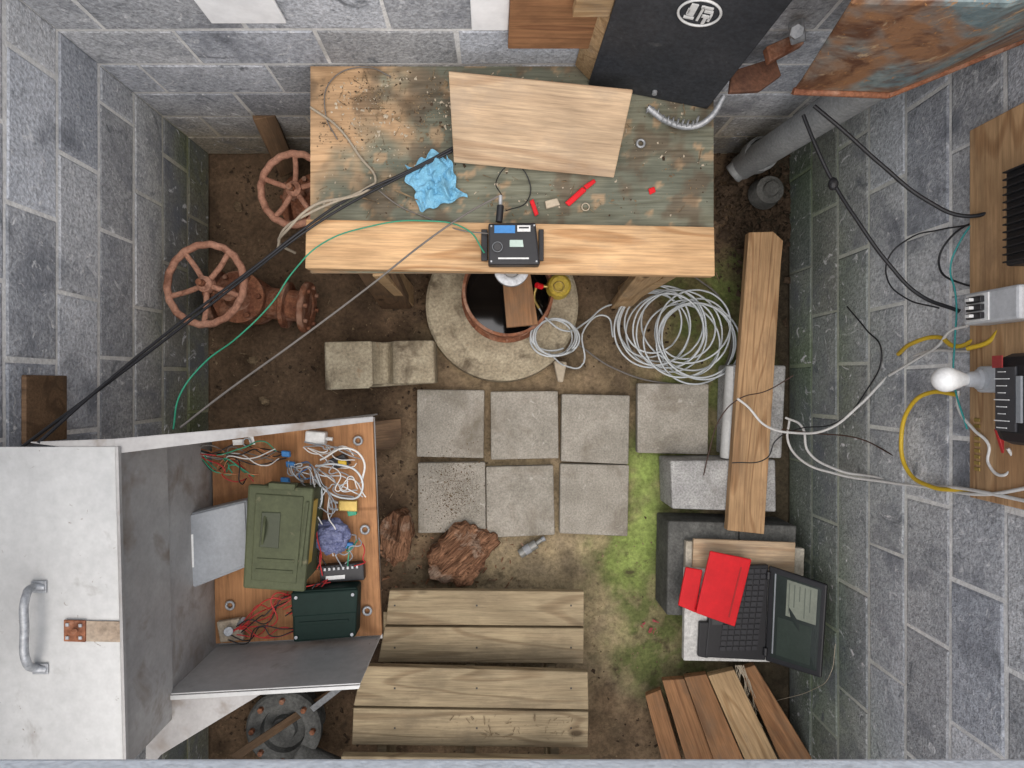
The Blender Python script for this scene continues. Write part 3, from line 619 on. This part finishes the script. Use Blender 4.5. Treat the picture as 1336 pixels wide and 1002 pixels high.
group('cable_clamp',[SL('plate',[(282,812),(312,807),(318,835),(287,839)],.93,.02,M('corroded_metal',(.45,.41,.33),(.30,.23,.16),metal=.2,bump=.5),.004),cyl('clamp_bolt',S(298,824,.93),S(298,824,.96),.014,galv_m),cyl('terminal',S(312,815,.93),S(318,808,.95),.008,galv_m)])
for x,y,m in ((372,592,blue),(378,606,blue),(371,627,blue),(455,712,blue),(446,604,yel)):
    SL('wire_connector',[(x-6,y-4),(x+5,y-3),(x+6,y+5),(x-5,y+4)],.955,.02,m,.004)
SL('black_relay',[(428,600),(448,592),(456,606),(436,613)],.945,.03,black,.003)
SL('green_terminal',[(452,665),(464,663),(465,672),(454,674)],.93,.02,gwire,.003)
rw=random.Random(11)
def wires(n,a,b,spread,mats,r=.0019,z=.93):
    P=[]
    for i in range(n):
        p0=(a[0]+rw.uniform(-6,6),a[1]+rw.uniform(-6,6),z+.02); p3=(b[0]+rw.uniform(-9,9),b[1]+rw.uniform(-9,9),z+.01)
        mid=[(p0[0]+(p3[0]-p0[0])*t+rw.uniform(-spread,spread),p0[1]+(p3[1]-p0[1])*t+rw.uniform(-spread,spread),z+rw.uniform(.0,.05)) for t in (.25,.5,.75)]
        P.append(T('wire_%d'%(i+1),[p0]+mid+[p3],r,mats[i%len(mats)]))
    return P
cop=plain('copper',(.36,.15,.07),.4,.5)
W_=wires(9,(255,588),(365,592),12,[black,gcord,cwire,gwire,black,cop])+wires(7,(262,595),(330,622),16,[cop,rwire,gwire,black])
W_+=wires(7,(380,605),(405,632),14,[cwire,tubem,grey,blue])+wires(6,(410,610),(470,640),16,[cwire,grey,tubem])+wires(5,(400,580),(470,600),12,[cwire,grey])
W_+=wires(4,(425,640),(430,720),14,[grey,cwire])+wires(8,(310,822),(385,775),14,[rwire,rwire,black])+wires(5,(375,800),(430,760),12,[rwire,black])+wires(4,(405,660),(420,745),8,[rwire,black])
W_+=wires(4,(465,700),(455,740),14,[grey,rwire,gwire])+wires(4,(300,830),(380,822),10,[rwire,black])
W_+=[T('data_cable_1',[(412,608,.95),(440,606,.98),(468,618,.98),(470,645,.97),(450,650,.95),(425,640,.95),(410,625,.95)],.0032,tubem),T('data_cable_2',[(418,600,.95),(455,585,.98),(474,600,.98),(472,630,.97)],.0032,cwire),T('data_cable_3',[(410,612,.96),(420,650,.96),(408,685,.96),(415,715,.95)],.0032,tubem)]
group('control_wiring',W_)
box('dark_hole_plate',(XL+.012,-.07,1.08),(.014,.19,.17),oldw)  # dark plate stands in for the shaded hole of a missing block
# ------------------------------------------------------------------ cables over the vault
T('black_cable',[(20,590,1.42),(80,545,1.3),(200,455,1.1),(310,370,.95),(390,308,.9),(440,275,.885),(520,232,.85),(592,196,.84)],.0042,black)
T('black_cable',[(50,578,1.42),(120,515,1.3),(230,425,1.1),(330,350,.95),(400,296,.9),(450,262,.87),(535,222,.85),(600,188,.84)],.0042,black)
T('grey_cord',[(235,558,1.21),(290,515,1.15),(380,450,1.05),(480,375,.95),(560,312,.91),(610,278,.9),(650,256,.9)],.0032,gcord)
T('green_wire',[(226,560,1.21),(235,515,1.15),(265,475,1.1),(310,440,1.0),(355,395,.95),(382,355,.92),(420,318,.9),(480,296,.88),(550,288,.88),(610,300,.88),(632,330,.90)],.0024,gwire)
T('cotton_rope',[(362,325,.80),(370,300,.86),(400,280,.89),(440,262,.88),(480,248,.86),(490,235,.84),(470,205,.83),(440,165,.83),(405,140,.83)],.004,rope)
T('cotton_rope',[(385,330,.70),(365,318,.78),(375,300,.88),(410,268,.89),(460,255,.87),(488,240,.85)],.0045,rope)
T('thin_black_lead',[(440,182,.83),(425,150,.83),(432,105,.83),(480,88,.83),(510,100,.83)],.002,gcord)
T('thin_black_lead',[(655,256,.9),(648,235,.85),(670,215,.84),(690,235,.83),(688,262,.83),(660,275,.86)],.0018,black)
T('thin_black_lead',[(490,245,.84),(520,268,.83),(560,285,.83),(600,300,.87),(640,305,.9)],.0022,gcord)
# ------------------------------------------------------------------ right corner: tank, pipes
bot=[S(1036,118,1.3),S(1160,123,1.3),S(1350,52,1.3),S(1300,-60,1.3),S(1110,20,1.3)]
topp=[S(1110,0,1.75),S(1320,5,1.75),S(1560,-70,1.75),S(1500,-180,1.75),S(1200,-120,1.75)]
topp=[Vector((min(p.x,1.34),min(p.y,1.03),p.z)) for p in topp]; bot=[Vector((min(p.x,1.34),min(p.y,1.03),p.z)) for p in bot]
tk=[hull('tank_shell',bot+topp,tank_m,.012)]
low=[p+Vector((0,0,-.004)) for p in bot]
tk.append(hull('rusted_bottom',low+[p+Vector((0,0,-.02)) for p in low],rusto_m,.003))
for i in range(2): tk.append(cyl('rim_bead_%d'%i,low[i],low[i+1],.009,rust_m,seg=12))
group('rusty_metal_tank',tk)
pipem=plain('light_grey_pipe',(.30,.31,.31),.6,.1,.3,.25,.2)
P=[cyl('riser',S(968,218,.1),S(1165,92,1.15),.055,pipem,seg=32),lathe('socket',[(.05,0),(.068,0),(.07,.01),(.07,.07),(.06,.08)],S(985,206,.2),S(1165,92,1.15)-S(968,218,.1),pipem,32),
   cyl('elbow_end',S(955,228,.1),S(975,212,.14),.045,pipem)]
group('vent_pipe',P)
group('rusty_bracket',[SL('plate',[(955,92),(1012,74),(1020,98),(992,118),(952,120)],.98,.02,M('dark_rust',(.16,.075,.045),(.09,.045,.03),s=14,rough=.9,bump=.6),.004),SL('arm',[(1000,60),(1045,40),(1050,56),(1005,80)],1.05,.03,rust_m,.004),cyl('fitting',S(1030,45,1.1),S(1050,38,1.12),.03,galv_m),cyl('fitting_nut',S(1038,42,1.13),S(1040,41,1.16),.02,galv_m,seg=6)])
cd=[T('conduit',[(845,140,.86),(870,158,.85),(905,165,.85),(928,152,.87),(945,125,.9)],.010,galv_m)]
group('corrugated_conduit',cd+[torus('ridge_%d'%i,S(845+i*6.5,140+14*math.sin(min(i,11)/11*1.6+.05)+ (8 if 2<i<10 else 2),.855),.011,.002,(1,-.3,0),galv_m,16,6) for i in range(11)])
lathe('rusted_pipe_cap',[(0,.05),(.03,.05),(.035,.035),(.06,.03),(.065,.0),(.07,-.04)],S(1001,250,.08),(0,0,1),concd_m,24)
# ------------------------------------------------------------------ right wall electrics
wx=XR-.008
group('mounting_board',[box('board',(wx-.012,.195,1.49),(1.02,.022,.72),pine_o,rz=math.pi/2,bevel=.003)])
bx=wx-.024
def onb(name,px0,py0,px1,py1,dep,mat,bevel=.006):
    X=bx-dep; z0=C-X*F/(px0-640); z1=C-X*F/(px1-640)
    y0=(501-py0)*(C-z0)/F; y1=(501-py1)*(C-z0)/F
    return box(name,(X+dep/2-.001,(y0+y1)/2,(z0+z1)/2),(dep,abs(y1-y0),abs(z1-z0)),mat,bevel=bevel),X,y0,y1,z0,z1
o,X,y0,y1,z0,z1=onb('case',1312,222,1375,348,.06,black)
P=[o]+[box('fin_%d'%i,(X-.006,y0+(y1-y0)*(i+.5)/13,(z0+z1)/2),(.016,.004,abs(z1-z0)*.9),black,bevel=.001) for i in range(13)]
P.append(box('label',(X-.003,(y0+y1)/2+.0,z1-.03),(.004,.12,.02),paperw,bevel=0)); group('charge_controller',P)
lgrey=plain('light_grey_plastic',(.44,.45,.46))
o,X,y0,y1,z0,z1=onb('case',1256,384,1330,425,.07,lgrey,.008)
P=[o]
for i in range(3): P.append(box('breaker_%d'%(i+1),(X-.006,y0-.022-i*.021,z0+.055),(.018,.016,.05),black,bevel=.002)); P.append(box('toggle_%d'%(i+1),(X-.02,y0-.022-i*.021,z0+.05),(.012,.008,.016),white,bevel=.001))
P.append(box('window_frame',(X-.001,(y0+y1)/2,z0+.055),(.006,abs(y1-y0)*.85,.075),white,bevel=.001)); group('breaker_box',P)
o,X,y0,y1,z0,z1=onb('case',1293,462,1370,578,.08,black,.03)
P=[o,box('label_plate',(X-.003,(y0+y1)/2,z0+.05),(.006,abs(y1-y0)*.7,.06),plain('dark_label',(.05,.05,.055)),bevel=.001)]
for i in range(9): P.append(box('printed_line_%d'%i,(X-.0075,(y0+y1)/2-.07+i*.017,z0+.042),(.002,.0025,(.03,.045,.022)[i%3]),paperw,bevel=0))
P.append(box('socket_row',(X-.004,(y0+y1)/2,z0+.09),(.006,abs(y1-y0)*.5,.015),grey,bevel=.001))
P.append(box('red_tag',(X-.008,y0-.02,z0+.03),(.003,.03,.03),plain('rt',(.30,.04,.04)),bevel=0))
group('power_inverter',P)
bc=S(1234,495,1.2)
group('light_bulb',[lathe('glass',[(0,-.034)]+[(.034*math.sin(a),-.034*math.cos(a)) for a in [.3,.6,.9,1.2,1.5,1.8,2.1]]+[(.024,.030),(.017,.045),(.015,.055)],bc,(1,0,.12),bulb_m),
   lathe('socket',[(.016,.05),(.02,.052),(.022,.075),(.028,.08),(.028,.11),(.02,.115)],bc,(1,0,.12),lgrey),box('socket_base',(XR-.035,bc.y,1.225),(.05,.07,.07),lgrey,bevel=.008)])
T('yellow_extension_cord',[(1172,462,.78),(1190,448,.90),(1225,440,1.02),(1250,452,1.1),(1290,436,1.17),(1320,440,1.22),(1345,436,1.3)],.0065,yel)
T('yellow_extension_cord',[(1250,515,1.1),(1215,512,1.0),(1188,530,.9),(1176,570,.84),(1182,610,.86),(1215,635,.98),(1260,640,1.10),(1300,648,1.20),(1345,636,1.32)],.0065,yel)
T('yellow_extension_cord',[(1262,455,1.15),(1290,446,1.20),(1310,428,1.24),(1345,452,1.32)],.0065,yel)
T('white_cable',[(962,520,.3),(975,530,.3),(1000,556,.33),(1040,565,.4),(1080,560,.5),(1120,530,.6),(1160,490,.72),(1200,462,.88),(1260,458,1.10),(1345,462,1.32)],.0048,cwire)
T('white_cable',[(1025,545,.3),(1045,555,.35),(1055,590,.4),(1090,612,.5),(1140,622,.65),(1200,632,.88),(1260,638,1.12),(1345,655,1.34)],.0048,cwire)
T('white_cable',[(1030,548,.3),(1028,575,.3),(1045,600,.36),(1090,618,.5),(1150,628,.7),(1215,636,.94),(1285,645,1.19),(1345,636,1.34)],.0048,cwire)
T('white_cable',[(1250,510,1.1),(1250,530,1.1),(1270,560,1.16),(1290,580,1.2),(1290,605,1.2),(1310,620,1.25),(1322,600,1.27),(1315,585,1.27)],.0042,cwire)
T('white_cable',[(1160,490,.73),(1200,466,.9),(1225,450,1.02),(1240,432,1.08),(1262,425,1.14)],.0042,cwire)
T('black_wire',[(955,604,.29),(1000,598,.3),(1012,575,.3),(1040,560,.38),(1090,552,.5),(1130,510,.62),(1150,460,.7),(1130,430,.6),(1105,400,.5)],.0024,black)
T('black_wire',[(1020,560,.3),(1060,565,.42),(1120,572,.6),(1180,600,.8),(1240,606,1.0),(1300,608,1.18)],.0024,plain('dark_brown_wire',(.06,.03,.02)))
T('black_wire',[(918,620,.2),(925,590,.22),(940,545,.24),(965,520,.29),(1000,510,.3),(1035,490,.35)],.0024,plain('dark_brown_wire2',(.06,.03,.02)))
T('black_cable',[(1048,150,.95),(1062,185,.95),(1086,236,.95),(1120,290,.98),(1160,345,1.0),(1200,385,1.02),(1252,406,1.1)],.0055,black)
T('black_cable',[(1062,138,1.1),(1100,170,1.1),(1150,215,1.1),(1210,262,1.12),(1260,282,1.15),(1310,272,1.22)],.0055,black)
T('black_wire',[(1310,278,1.22),(1270,292,1.12),(1225,300,1.02),(1185,312,.9),(1160,335,.85),(1158,365,.85),(1180,388,.9),(1225,402,1.02)],.0024,black)
T('teal_wire',[(1310,280,1.22),(1275,288,1.15),(1250,320,1.1),(1240,350,1.08),(1246,380,1.1),(1248,402,1.1),(1246,440,1.1),(1245,500,1.1),(1262,560,1.14)],.0024,plain('teal_wire',(.03,.28,.27)))
T('black_wire',[(1300,280,1.2),(1240,310,1.05),(1225,345,1.02),(1255,370,1.1),(1315,375,1.2)],.003,black)
lump('cable_gland',S(1087,240,.95),(.015,.02,.015),black,2,.1,0,3)
group('wire_splices',[SL('splice_1',[(1300,560),(1308,558),(1318,590),(1310,592)],1.25,.01,rwire,.002),boxes('terminal_strip',[(S(1278,548+i*8,1.16),(.016,.01,.02)) for i in range(9)],brass,.001)])
T('web_strand',[(1010,915,.05),(1060,900,.25),(1085,875,.45),(1090,840,.5)],.001,chipw)
# ------------------------------------------------------------------ loose debris
def on_floor():
    px=random.choice([random.uniform(275,560),random.uniform(275,1020)]); py=random.uniform(215,1000)
    if px>560 and 480<py<870 and random.random()<.85: return None
    p=S(px,py,0); p.z=floor_h(p.x,p.y); return p
chips('floor_debris',3200,on_floor,.0035,debris_m,.35,4,(.1,.9)); chips('soil_clods',4200,on_floor,.0055,soilm,.7,5); chips('dead_stems',500,on_floor,.014,debris_m,.05,3,(.04,.1))
def on_bench():
    if random.random()<.55: return S(random.gauss(520,80),random.gauss(135,40),bz) 
    return S(random.uniform(410,925),random.uniform(95,285),bz)
def clampb(f):
    def g():
        p=f(); 
        return p if (bt.x+.02<p.x<br.x-.02 and S(0,282,bz).y<p.y<bt.y-.02) else None
    return g
chips('bench_debris',2200,clampb(on_bench),.0030,debris_m,.35,9,(.1,.9)); chips('bench_pale_chips',900,clampb(on_bench),.0032,chipw,.3,7,(.15,.9)); chips('bench_dark_litter',900,clampb(on_bench),.0024,soilm,.35,11); chips('bench_twigs',110,clampb(on_bench),.016,debris_m,.04,None,(.03,.07))
chips('corner_leaf_litter',900,lambda:S(random.uniform(935,1030),random.gauss(265,45),.01),.010,soilm,.3)
chips('grit_on_floor',900,lambda:S(random.uniform(640,900),random.uniform(700,880),0),.0025,debris_m,.35,6)
for x,y in ((345,523),(310,270),(430,470),(330,470)): lump('stone',S(x,y,.01),(.024,.018,.016),debris_m,x,.3,x,3)
# ------------------------------------------------------------------ light and camera (bright overcast: broad soft sun)
el=math.radians(72)
w=bpy.data.worlds.new("World"); scene.world=w; w.use_nodes=True; n=w.node_tree.nodes; l=w.node_tree.links
sky=n.new('ShaderNodeTexSky'); sky.sky_type='NISHITA'; sky.sun_disc=False; sky.sun_elevation=el; sky.sun_rotation=math.pi; sky.dust_density=3.0; sky.air_density=1.0; sky.ozone_density=.5
l.new(sky.outputs[0],n['Background'].inputs[0]); n['Background'].inputs[1].default_value=.15
sd=bpy.data.lights.new('sun','SUN'); sd.energy=5; sd.angle=math.radians(112); sd.color=(1,.97,.93)
so=bpy.data.objects.new('sun',sd); col.objects.link(so); so.rotation_euler=(math.pi/2-el,0,0); so.location=(0,-5,6)
cam=bpy.data.cameras.new('camera'); cam.sensor_width=36; cam.lens=36*F/1336; cam.shift_x=28/1336; cam.clip_start=.05; cam.clip_end=1500
co=bpy.data.objects.new('camera',cam); col.objects.link(co); co.location=(0,0,C); scene.camera=co
scene.view_settings.view_transform='Standard'; scene.view_settings.look='None'; scene.view_settings.exposure=0
